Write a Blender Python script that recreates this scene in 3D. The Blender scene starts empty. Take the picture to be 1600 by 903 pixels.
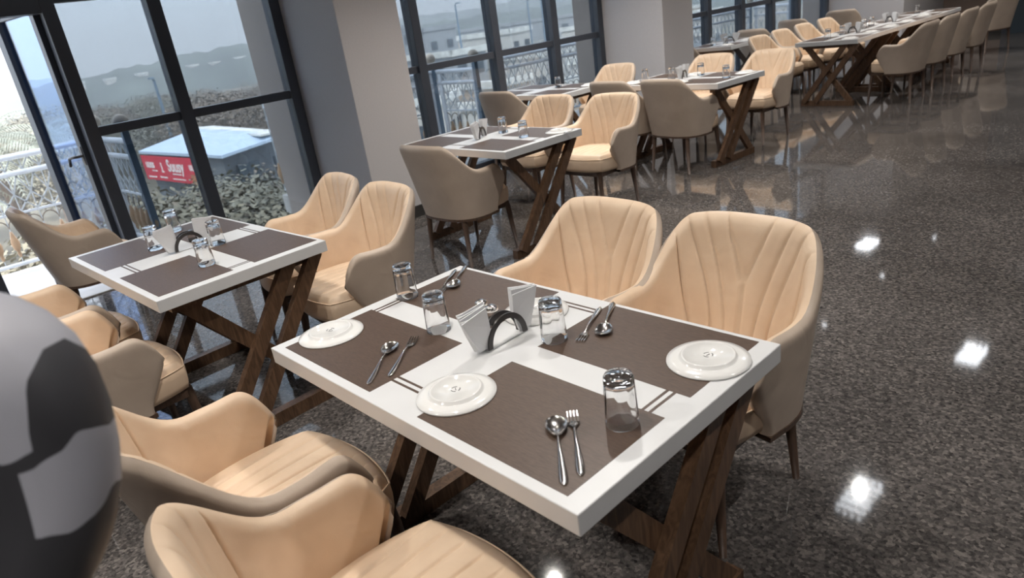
import bpy, bmesh, math, random
from mathutils import Vector, Matrix
from math import pi, sin, cos, sqrt
random.seed(7)
S = bpy.context.scene
COL = S.collection
# ------------------------------------------------------------------ camera
cam = bpy.data.cameras.new('camera'); cob = bpy.data.objects.new('camera', cam); COL.objects.link(cob)
Rm = Matrix(((0.67907752, -0.18438034, 0.71053333), (0.72119421, 0.34805064, -0.5989488), (-0.13686719, 0.91916519, 0.3693274)))
cob.matrix_world = Matrix.Translation((0, 0, 1.54)) @ Rm.to_4x4()
cam.sensor_width = 36; cam.lens = 1070.18 / 1600 * 36; cam.clip_start = 0.02; cam.clip_end = 2000
cam.dof.use_dof = True; cam.dof.focus_distance = 2.3; cam.dof.aperture_fstop = 4.5
S.camera = cob
# ------------------------------------------------------------------ world, sun, exposure
S.view_settings.view_transform = 'Standard'; S.view_settings.look = 'None'; S.view_settings.gamma = 1
S.view_settings.exposure = 1.42
W = bpy.data.worlds.new('world'); S.world = W; W.use_nodes = True
wn = W.node_tree.nodes; wl = W.node_tree.links; wn.clear()
wo = wn.new('ShaderNodeOutputWorld'); wb = wn.new('ShaderNodeBackground'); wr = wn.new('ShaderNodeValToRGB')
wt = wn.new('ShaderNodeTexCoord'); ws = wn.new('ShaderNodeSeparateXYZ')
wl.new(wt.outputs['Generated'], ws.inputs[0]); wl.new(ws.outputs['Z'], wr.inputs[0]); wl.new(wr.outputs[0], wb.inputs[0]); wl.new(wb.outputs[0], wo.inputs[0])
cr = wr.color_ramp; cr.elements[0].position = 0.0; cr.elements[0].color = (.74, .81, .88, 1)
cr.elements[1].position = 1.0; cr.elements[1].color = (1.5, 1.6, 1.8, 1)
e = cr.elements.new(.25); e.color = (.66, .76, .88, 1)
wb.inputs[1].default_value = 1.12
sun = bpy.data.lights.new('sun', 'SUN'); so = bpy.data.objects.new('sun', sun); COL.objects.link(so)
sun.energy = 2.0; sun.angle = .03; sun.color = (1, .95, .86)
so.rotation_euler = Vector((-.55, .35, -.75)).to_track_quat('-Z', 'Y').to_euler()
ROOM = (-5.95, 4.6, -4.0, 15.4); CEIL = 3.0
LAMP_POWER = 3.0; SPOT_POWER = 32.0; DOWN_POWER = 35.0

# ------------------------------------------------------------------ materials
def nt(name):
    m = bpy.data.materials.new(name); m.use_nodes = True
    return m, m.node_tree.nodes, m.node_tree.links, m.node_tree.nodes['Principled BSDF']
def simple(name, col, rough=.5, metal=0, bump=0, scale=60, var=0, spec=.5, **kw):
    m, n, l, b = nt(name)
    b.inputs['Base Color'].default_value = (*col, 1); b.inputs['Roughness'].default_value = rough
    b.inputs['Metallic'].default_value = metal; b.inputs['Specular IOR Level'].default_value = spec
    if var or bump:
        tc = n.new('ShaderNodeTexCoord'); nz = n.new('ShaderNodeTexNoise'); nz.inputs['Scale'].default_value = scale; nz.inputs['Detail'].default_value = 4
        l.new(tc.outputs['Object'], nz.inputs['Vector'])
        if var:
            rp = n.new('ShaderNodeValToRGB'); rp.color_ramp.elements[0].position = .3; rp.color_ramp.elements[1].position = .7
            rp.color_ramp.elements[0].color = (*[c * (1 - var) for c in col], 1); rp.color_ramp.elements[1].color = (*[min(1, c * (1 + var)) for c in col], 1)
            l.new(nz.outputs['Fac'], rp.inputs[0]); l.new(rp.outputs[0], b.inputs['Base Color'])
        if bump:
            bp = n.new('ShaderNodeBump'); bp.inputs['Strength'].default_value = bump; bp.inputs['Distance'].default_value = .002
            l.new(nz.outputs['Fac'], bp.inputs['Height']); l.new(bp.outputs[0], b.inputs['Normal'])
    return m
def wood(name, c1, c2, rough=.4):
    m, n, l, b = nt(name)
    tc = n.new('ShaderNodeTexCoord'); mp = n.new('ShaderNodeMapping'); mp.inputs['Scale'].default_value = (9, 9, 1.4)
    nz = n.new('ShaderNodeTexNoise'); nz.inputs['Scale'].default_value = 6; nz.inputs['Detail'].default_value = 6; nz.inputs['Distortion'].default_value = 1.2
    rp = n.new('ShaderNodeValToRGB'); rp.color_ramp.elements[0].position = .35; rp.color_ramp.elements[1].position = .68
    rp.color_ramp.elements[0].color = (*c1, 1); rp.color_ramp.elements[1].color = (*c2, 1)
    l.new(tc.outputs['Object'], mp.inputs[0]); l.new(mp.outputs[0], nz.inputs[0]); l.new(nz.outputs['Fac'], rp.inputs[0]); l.new(rp.outputs[0], b.inputs['Base Color'])
    b.inputs['Roughness'].default_value = rough
    return m
def leather(name='tan leather', c1=(.68, .505, .355, 1), c2=(.79, .61, .445, 1)):
    m, n, l, b = nt(name)
    tc = n.new('ShaderNodeTexCoord'); nz = n.new('ShaderNodeTexNoise'); nz.inputs['Scale'].default_value = 7; nz.inputs['Detail'].default_value = 3
    rp = n.new('ShaderNodeValToRGB'); rp.color_ramp.elements[0].position = .3; rp.color_ramp.elements[1].position = .75
    rp.color_ramp.elements[0].color = c1; rp.color_ramp.elements[1].color = c2
    l.new(tc.outputs['Object'], nz.inputs['Vector']); l.new(nz.outputs['Fac'], rp.inputs[0]); l.new(rp.outputs[0], b.inputs['Base Color'])
    vo = n.new('ShaderNodeTexVoronoi'); vo.inputs['Scale'].default_value = 320
    wr_ = n.new('ShaderNodeTexNoise'); wr_.inputs['Scale'].default_value = 9; wr_.inputs['Detail'].default_value = 2; wr_.inputs['Distortion'].default_value = .8
    l.new(tc.outputs['Object'], vo.inputs['Vector']); l.new(tc.outputs['Object'], wr_.inputs['Vector'])
    b1 = n.new('ShaderNodeBump'); b1.inputs['Strength'].default_value = .12; b1.inputs['Distance'].default_value = .001
    b2 = n.new('ShaderNodeBump'); b2.inputs['Strength'].default_value = .35; b2.inputs['Distance'].default_value = .012
    l.new(vo.outputs['Distance'], b1.inputs['Height']); l.new(wr_.outputs['Fac'], b2.inputs['Height']); l.new(b1.outputs[0], b2.inputs['Normal']); l.new(b2.outputs[0], b.inputs['Normal'])
    b.inputs['Roughness'].default_value = .42; b.inputs['Specular IOR Level'].default_value = .4
    return m
def granite():
    m, n, l, b = nt('polished granite')
    tc = n.new('ShaderNodeTexCoord')
    v = n.new('ShaderNodeTexVoronoi'); v.inputs['Scale'].default_value = 95; v.inputs['Randomness'].default_value = 1
    nz = n.new('ShaderNodeTexNoise'); nz.inputs['Scale'].default_value = 62; nz.inputs['Detail'].default_value = 5; nz.inputs['Roughness'].default_value = .65
    big = n.new('ShaderNodeTexNoise'); big.inputs['Scale'].default_value = 1.2; big.inputs['Detail'].default_value = 3
    for q in (v, nz, big): l.new(tc.outputs['Object'], q.inputs['Vector'])
    sv = n.new('ShaderNodeSeparateColor'); l.new(v.outputs['Color'], sv.inputs[0])
    r1 = n.new('ShaderNodeValToRGB'); r1.color_ramp.elements[0].position = .0; r1.color_ramp.elements[0].color = (.016, .015, .015, 1)
    r1.color_ramp.elements[1].position = 1; r1.color_ramp.elements[1].color = (.30, .265, .24, 1)
    e1 = r1.color_ramp.elements.new(.45); e1.color = (.078, .072, .070, 1); e2 = r1.color_ramp.elements.new(.8); e2.color = (.16, .142, .132, 1)
    l.new(sv.outputs[0], r1.inputs[0])
    r2 = n.new('ShaderNodeValToRGB'); r2.color_ramp.elements[0].position = .35; r2.color_ramp.elements[0].color = (.036, .034, .034, 1)
    r2.color_ramp.elements[1].position = .68; r2.color_ramp.elements[1].color = (.20, .178, .165, 1)
    l.new(nz.outputs['Fac'], r2.inputs[0])
    mx = n.new('ShaderNodeMix'); mx.data_type = 'RGBA'; mx.inputs[0].default_value = .5
    l.new(r1.outputs[0], mx.inputs[6]); l.new(r2.outputs[0], mx.inputs[7])
    mr = n.new('ShaderNodeMapRange'); mr.inputs[1].default_value = .3; mr.inputs[2].default_value = .7; mr.inputs[3].default_value = .7; mr.inputs[4].default_value = 1.15
    l.new(big.outputs['Fac'], mr.inputs[0])
    mu = n.new('ShaderNodeMix'); mu.data_type = 'RGBA'; mu.blend_type = 'MULTIPLY'; mu.inputs[0].default_value = 1
    l.new(mx.outputs[2], mu.inputs[6]); l.new(mr.outputs[0], mu.inputs[7]); l.new(mu.outputs[2], b.inputs['Base Color'])
    b.inputs['Roughness'].default_value = .05; b.inputs['Specular IOR Level'].default_value = .52
    wv = n.new('ShaderNodeTexNoise'); wv.inputs['Scale'].default_value = 3; l.new(tc.outputs['Object'], wv.inputs['Vector'])
    bp = n.new('ShaderNodeBump'); bp.inputs['Strength'].default_value = .1; bp.inputs['Distance'].default_value = .004
    l.new(wv.outputs['Fac'], bp.inputs['Height']); l.new(bp.outputs[0], b.inputs['Normal'])
    return m
def pane_glass(name, tint, refl=1.0):
    m, n, l, b = nt(name); n.remove(b); out = n['Material Output']
    t = n.new('ShaderNodeBsdfTransparent'); t.inputs[0].default_value = (*tint, 1)
    g = n.new('ShaderNodeBsdfGlossy'); g.inputs['Roughness'].default_value = .0; g.inputs[0].default_value = (.9 * refl, .95 * refl, 1 * refl, 1)
    f = n.new('ShaderNodeFresnel'); ge = n.new('ShaderNodeNewGeometry'); ma = n.new('ShaderNodeMath'); ma.operation = 'MULTIPLY_ADD'
    ma.inputs[1].default_value = .625 - 1.6; ma.inputs[2].default_value = 1.6; l.new(ge.outputs['Backfacing'], ma.inputs[0]); l.new(ma.outputs[0], f.inputs[0])
    mx = n.new('ShaderNodeMixShader'); l.new(f.outputs[0], mx.inputs[0]); l.new(t.outputs[0], mx.inputs[1]); l.new(g.outputs[0], mx.inputs[2]); l.new(mx.outputs[0], out.inputs[0])
    return m
def emit(name, col, st):
    m, n, l, b = nt(name); b.inputs['Base Color'].default_value = (*col, 1)
    b.inputs['Emission Color'].default_value = (*col, 1); b.inputs['Emission Strength'].default_value = st
    return m
def clear_glass():
    m, n, l, b = nt('drinking glass'); b.inputs['Base Color'].default_value = (1, 1, 1, 1); b.inputs['Roughness'].default_value = 0
    b.inputs['Transmission Weight'].default_value = 1; b.inputs['IOR'].default_value = 1.45
    return m
def suit():
    m, n, l, b = nt('charcoal jacket with pale yoke')
    tc = n.new('ShaderNodeTexCoord'); sp = n.new('ShaderNodeSeparateXYZ'); l.new(tc.outputs['Object'], sp.inputs[0])
    nz = n.new('ShaderNodeTexNoise'); nz.inputs['Scale'].default_value = 9; l.new(tc.outputs['Object'], nz.inputs['Vector'])
    def math_(op, a, b_):
        k = n.new('ShaderNodeMath'); k.operation = op
        for i, v in enumerate((a, b_)):
            if isinstance(v, (int, float)): k.inputs[i].default_value = v
            else: l.new(v, k.inputs[i])
        return k.outputs[0]
    zz = math_('ADD', sp.outputs['Z'], math_('MULTIPLY', math_('SUBTRACT', nz.outputs['Fac'], .5), .09))
    ax = math_('ABSOLUTE', sp.outputs['X'], 0)
    yoke = math_('MAXIMUM', math_('MULTIPLY', math_('GREATER_THAN', zz, 1.275), math_('LESS_THAN', ax, .258)), math_('MULTIPLY', math_('GREATER_THAN', ax, .245), math_('MULTIPLY', math_('LESS_THAN', zz, 1.262), math_('GREATER_THAN', zz, 1.20))))
    stripe = math_('MULTIPLY', math_('GREATER_THAN', ax, .288), math_('GREATER_THAN', sp.outputs['Z'], 1.14))
    sel = math_('MAXIMUM', yoke, stripe)
    mx = n.new('ShaderNodeMix'); mx.data_type = 'RGBA'; l.new(sel, mx.inputs[0]); mx.inputs[6].default_value = (.05, .049, .056, 1); mx.inputs[7].default_value = (.46, .46, .51, 1)
    l.new(mx.outputs[2], b.inputs['Base Color']); b.inputs['Roughness'].default_value = .5
    return m
def mat_inlay():
    m, n, l, b = nt('dark brown laminate')
    tc = n.new('ShaderNodeTexCoord'); mp = n.new('ShaderNodeMapping'); mp.inputs['Scale'].default_value = (25, 160, 1)
    nz = n.new('ShaderNodeTexNoise'); nz.inputs['Scale'].default_value = 2.2; nz.inputs['Detail'].default_value = 5
    rp = n.new('ShaderNodeValToRGB'); rp.color_ramp.elements[0].position = .3; rp.color_ramp.elements[1].position = .7
    rp.color_ramp.elements[0].color = (.070, .045, .033, 1); rp.color_ramp.elements[1].color = (.108, .070, .051, 1)
    l.new(tc.outputs['Object'], mp.inputs[0]); l.new(mp.outputs[0], nz.inputs[0]); l.new(nz.outputs['Fac'], rp.inputs[0]); l.new(rp.outputs[0], b.inputs['Base Color'])
    b.inputs['Roughness'].default_value = .42
    return m
M = dict(
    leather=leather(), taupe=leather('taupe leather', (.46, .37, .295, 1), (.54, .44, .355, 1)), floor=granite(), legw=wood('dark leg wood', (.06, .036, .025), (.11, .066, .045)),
    wood=wood('trestle wood', (.075, .040, .022), (.165, .092, .052), .38), white=simple('white laminate', (.66, .66, .66), .32, var=.02, scale=12),
    inlay=mat_inlay(), plaster=simple('grey plaster', (.54, .52, .525), .7, bump=.15, scale=90, var=.03), brownplaster=simple('brown outside plaster', (.42, .36, .32), .8, var=.05, scale=4), ceil=simple('ceiling paint', (.24, .225, .22), .8),
    base=simple('dark skirting', (.04, .038, .037), .35), frame=simple('grey black aluminium', (.066, .074, .092), .36, metal=.2),
    china=simple('white china', (.74, .73, .71), .12), china_mark=simple('china mark', (.12, .12, .12), .5), steel=simple('steel', (.72, .69, .66), .16, metal=1),
    black=simple('black acrylic', (.035, .030, .030), .3), paper=simple('paper napkin', (.72, .72, .73), .8, bump=.2, scale=40),
    glass=clear_glass(), pane=pane_glass('window glass', (.545, .575, .60)), leaf_pane=pane_glass('blue window glass', (.50, .60, .78)),
    rail=simple('white rail enamel', (.78, .82, .86), .35), grille=simple('pale grille', (.62, .66, .68), .5), gold=simple('tan ornament', (.50, .33, .20), .5, var=.2, scale=8), ring=simple('brown ring', (.28, .24, .20), .5),
    post=simple('blue grey post', (.17, .24, .31), .4), finial=simple('stone finial', (.55, .48, .40), .7, var=.1, scale=30),
    suit=suit(), shirt=simple('pale grey shirt', (.42, .42, .45), .6), skin=simple('skin', (.36, .20, .13), .5), hair=simple('dark hair', (.02, .016, .014), .6),
    brownwall=simple('brown wall', (.22, .16, .13), .5, var=.08, scale=3), bluedoor=simple('slate door', (.045, .065, .085), .3), crystal=emit('lamp crystal', (.93, .96, 1), 1), chrome=simple('chrome', (.8, .8, .8), .12, metal=1),
    concrete=simple('pale slab', (.52, .50, .47), .8, var=.08, scale=5), ground=simple('ground', (.20, .18, .13), .9, var=.3, scale=.15), hill=simple('hill scrub', (.10, .12, .10), .95, var=.4, scale=.06),
    leafa=simple('olive leaves', (.21, .19, .135), .7, var=.4, scale=1.5), leafb=simple('brown leaves', (.19, .155, .12), .7, var=.4, scale=1.5), leafc=simple('grey green leaves', (.19, .185, .145), .7, var=.3, scale=1.5),
    palm=simple('palm fronds', (.25, .27, .22), .6, var=.2, scale=3), bark=simple('bark', (.12, .09, .07), .9), road=simple('road', (.60, .56, .50), .9),
    roofblue=simple('pale blue metal roof', (.50, .62, .76), .4), roofwhite=simple('weathered white roof', (.72, .72, .68), .8, var=.25, scale=1.2), red=simple('red sign', (.62, .03, .06), .5), signwhite=simple('sign white', (.85, .85, .82), .6), signbrown=simple('sign tan', (.42, .16, .07), .6),
    wallpale=simple('pale building wall', (.62, .60, .56), .9, var=.06, scale=.5), wallgrey=simple('grey building wall', (.33, .35, .37), .9, var=.08, scale=.5), walldark=simple('dark wall', (.14, .16, .18), .8, var=.2, scale=.8), wallsand=simple('sand building wall', (.52, .42, .33), .9), winglass=simple('dark window', (.05, .07, .09), .2), water=simple('water', (.35, .45, .5), .1), shell=simple('building shell', (.4, .38, .36), .9), spice=simple('white grains', (.8, .78, .74), .9), peppr=simple('dark grains', (.06, .05, .04), .9), car=simple('pale car paint', (.55, .6, .6), .3))

# ------------------------------------------------------------------ helpers
def tag(o, label=None, cat=None, group=None, kind=None):
    if label:
        o['label'] = label
        if len(label.split()) > 16: print('LONG', len(label.split()), label)
    if cat: o['category'] = cat
    if group: o['group'] = group
    if kind: o['kind'] = kind
    return o
def empty(name, loc=(0, 0, 0), rz=0, label=None, cat=None, group=None, kind=None, parent=None):
    o = bpy.data.objects.new(name, None); COL.objects.link(o); o.location = loc; o.rotation_euler = (0, 0, rz); o.empty_display_size = .05
    if parent: o.parent = parent
    return tag(o, label, cat, group, kind)
def obj(name, V, F, mat, parent=None, smooth=False, mats=None, fm=None):
    me = bpy.data.meshes.new(name); me.from_pydata([tuple(v) for v in V], [], F); me.update()
    for mm in (mats or [mat]): me.materials.append(mm)
    if fm: me.polygons.foreach_set('material_index', fm)
    if smooth: me.polygons.foreach_set('use_smooth', [True] * len(me.polygons))
    o = bpy.data.objects.new(name, me); COL.objects.link(o)
    if parent: o.parent = parent
    return o
class MB:
    def __init__(s): s.V = []; s.F = []
    def add(s, V, F):
        k = len(s.V); s.V += [Vector(v) for v in V]; s.F += [[i + k for i in f] for f in F]; return s
    def box(s, x0, x1, y0, y1, z0, z1):
        return s.add([(x, y, z) for z in (z0, z1) for y in (y0, y1) for x in (x0, x1)], [(0, 2, 3, 1), (4, 5, 7, 6), (0, 1, 5, 4), (2, 6, 7, 3), (0, 4, 6, 2), (1, 3, 7, 5)])
    def bbox(s, x0, x1, y0, y1, z0, z1, b=.003):   # bevelled box
        bm = bmesh.new(); bmesh.ops.create_cube(bm, size=1)
        for v in bm.verts: v.co = Vector(((x0 + x1) / 2 + v.co.x * (x1 - x0), (y0 + y1) / 2 + v.co.y * (y1 - y0), (z0 + z1) / 2 + v.co.z * (z1 - z0)))
        bmesh.ops.bevel(bm, geom=bm.edges[:], offset=b, segments=2, affect='EDGES', profile=.5)
        bm.verts.index_update(); s.add([v.co.copy() for v in bm.verts], [[v.index for v in f.verts] for f in bm.faces]); bm.free(); return s
    def bar(s, a, b, w, d, up=(0, 0, 1)):   # rectangular bar from a to b, w across, d along the other side
        a = Vector(a); b = Vector(b); t = (b - a).normalized(); u = Vector(up)
        n = t.cross(u); n = n.normalized() if n.length > 1e-4 else Vector((1, 0, 0)); m = n.cross(t).normalized()
        V = [p + n * i * w / 2 + m * j * d / 2 for p in (a, b) for i, j in ((-1, -1), (1, -1), (1, 1), (-1, 1))]
        return s.add(V, [(0, 1, 2, 3), (7, 6, 5, 4), (0, 4, 5, 1), (1, 5, 6, 2), (2, 6, 7, 3), (3, 7, 4, 0)])
    def tube(s, P, r, n=8, cap=True):
        P = [Vector(p) for p in P]; R = r if isinstance(r, (list, tuple)) else [r] * len(P); V = []; F = []
        for i, p in enumerate(P):
            t = (P[min(i + 1, len(P) - 1)] - P[max(i - 1, 0)]).normalized()
            a = t.cross(Vector((0, 0, 1)));
            if a.length < .05: a = t.cross(Vector((0, 1, 0)))
            a.normalize(); c = a.cross(t)
            V += [p + (a * cos(2 * pi * k / n) + c * sin(2 * pi * k / n)) * R[i] for k in range(n)]
        for i in range(len(P) - 1):
            for k in range(n): F.append((i * n + k, i * n + (k + 1) % n, (i + 1) * n + (k + 1) % n, (i + 1) * n + k))
        if cap: F.append(tuple(range(n))); F.append(tuple(range((len(P) - 1) * n, len(P) * n))[::-1])
        return s.add(V, F)
    def lathe(s, prof, n=32, c=(0, 0, 0), flute=None):
        V = []; F = []
        for r, z in prof:
            for k in range(n):
                rr = r * (flute(k / n, z) if flute else 1); V.append((c[0] + rr * cos(2 * pi * k / n), c[1] + rr * sin(2 * pi * k / n), c[2] + z))
        for i in range(len(prof) - 1):
            for k in range(n): F.append((i * n + k, i * n + (k + 1) % n, (i + 1) * n + (k + 1) % n, (i + 1) * n + k))
        return s.add(V, F)
    def poly(s, pts, z0, z1):
        n = len(pts); V = [(x, y, z0) for x, y in pts] + [(x, y, z1) for x, y in pts]
        return s.add(V, [tuple(range(n))[::-1], tuple(range(n, 2 * n))] + [(i, (i + 1) % n, n + (i + 1) % n, n + i) for i in range(n)])
    def build(s, name, mat, parent=None, smooth=False): return obj(name, s.V, s.F, mat, parent, smooth)
def box(name, x0, x1, y0, y1, z0, z1, mat, parent=None): return MB().box(x0, x1, y0, y1, z0, z1).build(name, mat, parent)
def bbox(name, x0, x1, y0, y1, z0, z1, mat, parent=None, b=.003): return MB().bbox(x0, x1, y0, y1, z0, z1, b).build(name, mat, parent)
KIDS = {}
def kids(o): return [c for c in bpy.data.objects if c.parent == o]
def copy_tree(o, parent=None, first=True):
    if first:
        KIDS.clear()
        for c in bpy.data.objects:
            if c.parent: KIDS.setdefault(c.parent.name, []).append(c)
    c = o.copy(); COL.objects.link(c)
    if parent: c.parent = parent
    for ch in KIDS.get(o.name, []): copy_tree(ch, c, False)
    return c
class Proto:            # first placement uses the prototype itself, later ones copy it
    def __init__(s, root): s.root = root; s.used = False
    def put(s, loc, rz=0, label=None, cat=None, group=None):
        o = copy_tree(s.root) if s.used else s.root
        s.used = True; o.location = loc; o.rotation_euler = (0, 0, rz)
        return tag(o, label, cat, group)
def sm(a, b, x): t = min(1, max(0, (x - a) / (b - a))); return t * t * (3 - 2 * t)

# ------------------------------------------------------------------ room
X0, X1, Y0, Y1 = ROOM
def struct(o): o['kind'] = 'structure'; return o
struct(box('floor', X0 - .1, X1 + .1, Y0 - .1, Y1 + .1, -.15, 0, M['floor']))
struct(box('ceiling', X0 - .1, X1 + .1, Y0 - .1, Y1 + .1, CEIL, CEIL + .15, M['ceil']))
struct(box('wall_right', X1, X1 + .1, Y0, Y1, 0, CEIL, M['plaster']))
struct(box('wall_front', X0, X1, Y0 - .1, Y0, 0, CEIL, M['plaster']))
struct(box('wall_back', X0, X1, Y1, Y1 + .1, 0, CEIL, M['brownwall']))
struct(box('wall_left', X0 - .1, X0, Y0, -.1, 0, CEIL, M['plaster']))
struct(box('baseboard_back', X0, X1, Y1 - .02, Y1, 0, .1, M['base']))
struct(box('baseboard_right', X1 - .02, X1, Y0, Y1, 0, .1, M['base']))
# three piers between the windows
for i, (ya, yb, xf) in enumerate(((2.88, 3.45, -5.0), (7.06, 7.67, -5.0), (13.4, 15.4, -4.62))):
    c = struct(bbox('column', X0 - .1, xf, ya, yb, 0, CEIL, M['plaster'], b=.006))
    bbox('outer_pier', X0 - (.78, .42, .42)[i], X0 - .1, ya + .0, yb, -.3, CEIL + .1, M['brownplaster'], c, b=.006)
    MB().box(X0, xf + .012, ya - .012, ya, 0, .1).box(xf, xf + .012, ya, yb, 0, .1).box(X0, xf + .012, yb, yb + .012, 0, .1).build('skirting', M['base'], c)
# slate door in the back wall
d = empty('door_1', (-2.6, Y1 - .04, 0), kind='structure')
bbox('door_leaf', -.95, .95, -.02, .03, 0, 2.3, M['bluedoor'], d)
MB().bbox(-1.03, -.95, -.04, .04, 0, 2.38).bbox(.95, 1.03, -.04, .04, 0, 2.38).bbox(-1.03, 1.03, -.04, .04, 2.3, 2.38).build('door_frame', M['frame'], d)
MB().tube([(-.42, -.03, 1.0), (-.42, -.07, 1.0), (-.42, -.07, 1.3), (-.42, -.03, 1.3)], .01).build('door_handle', M['chrome'], d)

# windows on the left wall
TR = 1.155
def window(name, ya, yb, mull, trans_from, first_thick=False):
    w = empty(name, (X0, ya, 0), kind='structure'); n = M['frame']
    def B(nm, y0, y1, z0, z1, x0=-.05, x1=.05, m=n): return bbox(nm, x0, x1, y0 - ya, y1 - ya, z0, z1, m, w)
    B('bottom_rail', ya, yb, 0, .06); B('top_rail', ya, yb, CEIL - .06, CEIL)
    ys = [ya] + mull + [yb]
    for k, y in enumerate(ys):
        wd = .05 if 0 < k < len(ys) - 1 else .045
        y = min(max(y, ya + wd), yb - wd)
        B('mullion', y - wd, y + wd, .06, CEIL - .06, -.06, .07)
    for k in range(len(ys) - 1):
        a, b = ys[k] + .05, ys[k + 1] - .05
        if a >= trans_from:
            B('transom', a, b, TR - .033, TR + .033, -.03, .045); B('upper_transom', a, b, 2.045, 2.13, -.03, .045)
            for z0, z1 in ((.06, TR - .033), (TR + .033, 2.045), (2.13, CEIL - .06)): B('pane', a, b, z0, z1, -.004, .004, M['pane'])
    return w
window('window_1', 1.15, 2.88, [1.89], 0)
window('window_2', 3.45, 7.06, [4.24, 5.27, 6.2], 0)
window('window_3', 7.67, 13.4, [8.5, 9.47, 10.42, 11.37, 12.26], 0)
window('window_4', -.1, .33, [], -1)
# open glazed door: lintel, pane above and the leaf swung outwards
w = empty('door_2', (X0, 1.15, 0), kind='structure')
bbox('lintel', -.06, .07, -.82, 0, 1.985, 2.30, M['frame'], w); bbox('pane', -.004, .004, -.82, 0, 2.30, CEIL, M['pane'], w)
bbox('threshold', -.1, .1, -.82, 0, 0, .012, M['concrete'], w)
lf = empty('door_leaf', (-.06, -.01, 0), math.radians(190.3) + 0, parent=w)
MB().bbox(0, .07, -.03, .03, .01, 2.055).bbox(.68, .79, -.035, .035, .01, 2.055).bbox(.07, .7, -.02, .02, .01, .1).bbox(.07, .7, -.02, .02, 2.005, 2.055).build('leaf_frame', M['frame'], lf)
box('pane', .07, .7, -.004, .004, .1, 2.005, M['leaf_pane'], lf)
MB().tube([(.03, .03, 1.0), (.03, .075, 1.0), (.05, .09, 1.0), (.13, .09, .99), (.17, .085, .93)], .011).bbox(.01, .05, .025, .035, .93, 1.07).build('handle', M['black'], lf, True)
MB().tube([(.03, -.03, 1.0), (.03, -.075, 1.0), (.05, -.09, 1.0), (.13, -.09, .99), (.17, -.085, .93)], .011).build('handle', M['black'], lf, True)

# ------------------------------------------------------------------ ceiling lamps
def lamp():
    r = empty('ceiling_lamp')
    MB().bbox(-.15, .15, -.29, .29, -.02, 0).build('base_plate', M['chrome'], r)
    mb = MB(); s_ = .029; z = -.055
    mb.add([(-s_, 0, 0), (s_, 0, 0), (0, -s_, 0), (0, s_, 0), (0, 0, -s_ * .9), (0, 0, s_)], [(0, 2, 4), (2, 1, 4), (1, 3, 4), (3, 0, 4), (2, 0, 5), (1, 2, 5), (3, 1, 5), (0, 3, 5)])
    c0 = mb.build('crystal', M['crystal'], r)
    for i in range(4):
        for j in range(6):
            c = c0 if i + j == 0 else c0.copy()
            if c is not c0: COL.objects.link(c)
            k_ = .8 + .3 * ((i * 3 + j * 7) % 3) / 2; c.location = ((i - 1.5) * .062, (j - 2.5) * .092, z); c.scale = (k_, k_, k_)
    ld = bpy.data.lights.new('lamp_light', 'SPOT'); ld.energy = SPOT_POWER; ld.spot_size = 2.3; ld.spot_blend = .7; ld.shadow_soft_size = .03; ld.color = (1, .96, .91)
    lo = bpy.data.objects.new('lamp_light', ld); COL.objects.link(lo); lo.parent = r; lo.location = (0, 0, -.11)
    return r
area = 20 * 8 * .0014 * .9
M['crystal'].node_tree.nodes['Principled BSDF'].inputs['Emission Strength'].default_value = LAMP_POWER / (pi * area) * 1.0
LP = Proto(lamp())
for i, x in enumerate((-4.4, -1.95, .5)):
    for j, y in enumerate((-1.0, 2.2, 5.4, 8.6, 11.8)):
        if i == 0 and j in (1, 3): continue
        LP.put((x, y, CEIL), 0, 'crystal lamp %s, %s' % (('over the window-side tables', 'over the aisle side of the tables', 'over the open aisle')[i],
               ('nearest the front wall', 'second from the front wall', 'third from the front wall', 'fourth from the front wall', 'farthest from the front wall')[j]), 'lamp', 'crystal ceiling lamps')
def downlight():
    r = empty('downlight')
    MB().lathe([(.058, 0), (.058, -.006), (.045, -.010), (.040, -.004), (.040, 0)], 24).build('ring', M['chrome'], r, True)
    MB().lathe([(.0, -.012), (.022, -.010), (.032, -.002), (.032, 0)], 16).build('bulb', M['crystal'], r, True)
    ld = bpy.data.lights.new('downlight_beam', 'SPOT'); ld.energy = DOWN_POWER; ld.spot_size = 2.2; ld.spot_blend = .8; ld.shadow_soft_size = .035; ld.color = (1, .95, .88)
    lo = bpy.data.objects.new('downlight_beam', ld); COL.objects.link(lo); lo.parent = r; lo.location = (0, 0, -.03)
    return r
DL = Proto(downlight())
for x, y, w_ in ((-1.2, .50, 'above the nearest table'), (-3.2, .55, 'above the table by the open glass door'), (-3.45, 2.9, 'above the table in front of the first column'), (-3.47, 4.19, 'between the column table and the middle table'), (-3.8, 5.5, 'above the middle table'),
                 (-5.2, 5.2, 'above the table against the second window'), (-3.7, 8.6, 'above the near end of the long row'), (-3.7, 10.6, 'above the middle of the long row'), (-5.2, 8.9, 'above the table against the third window'), (-3.6, 12.6, 'beyond the long row')):
    DL.put((x, y, CEIL), 0, 'small round ceiling downlight ' + w_, 'lamp', 'round downlights')

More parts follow.
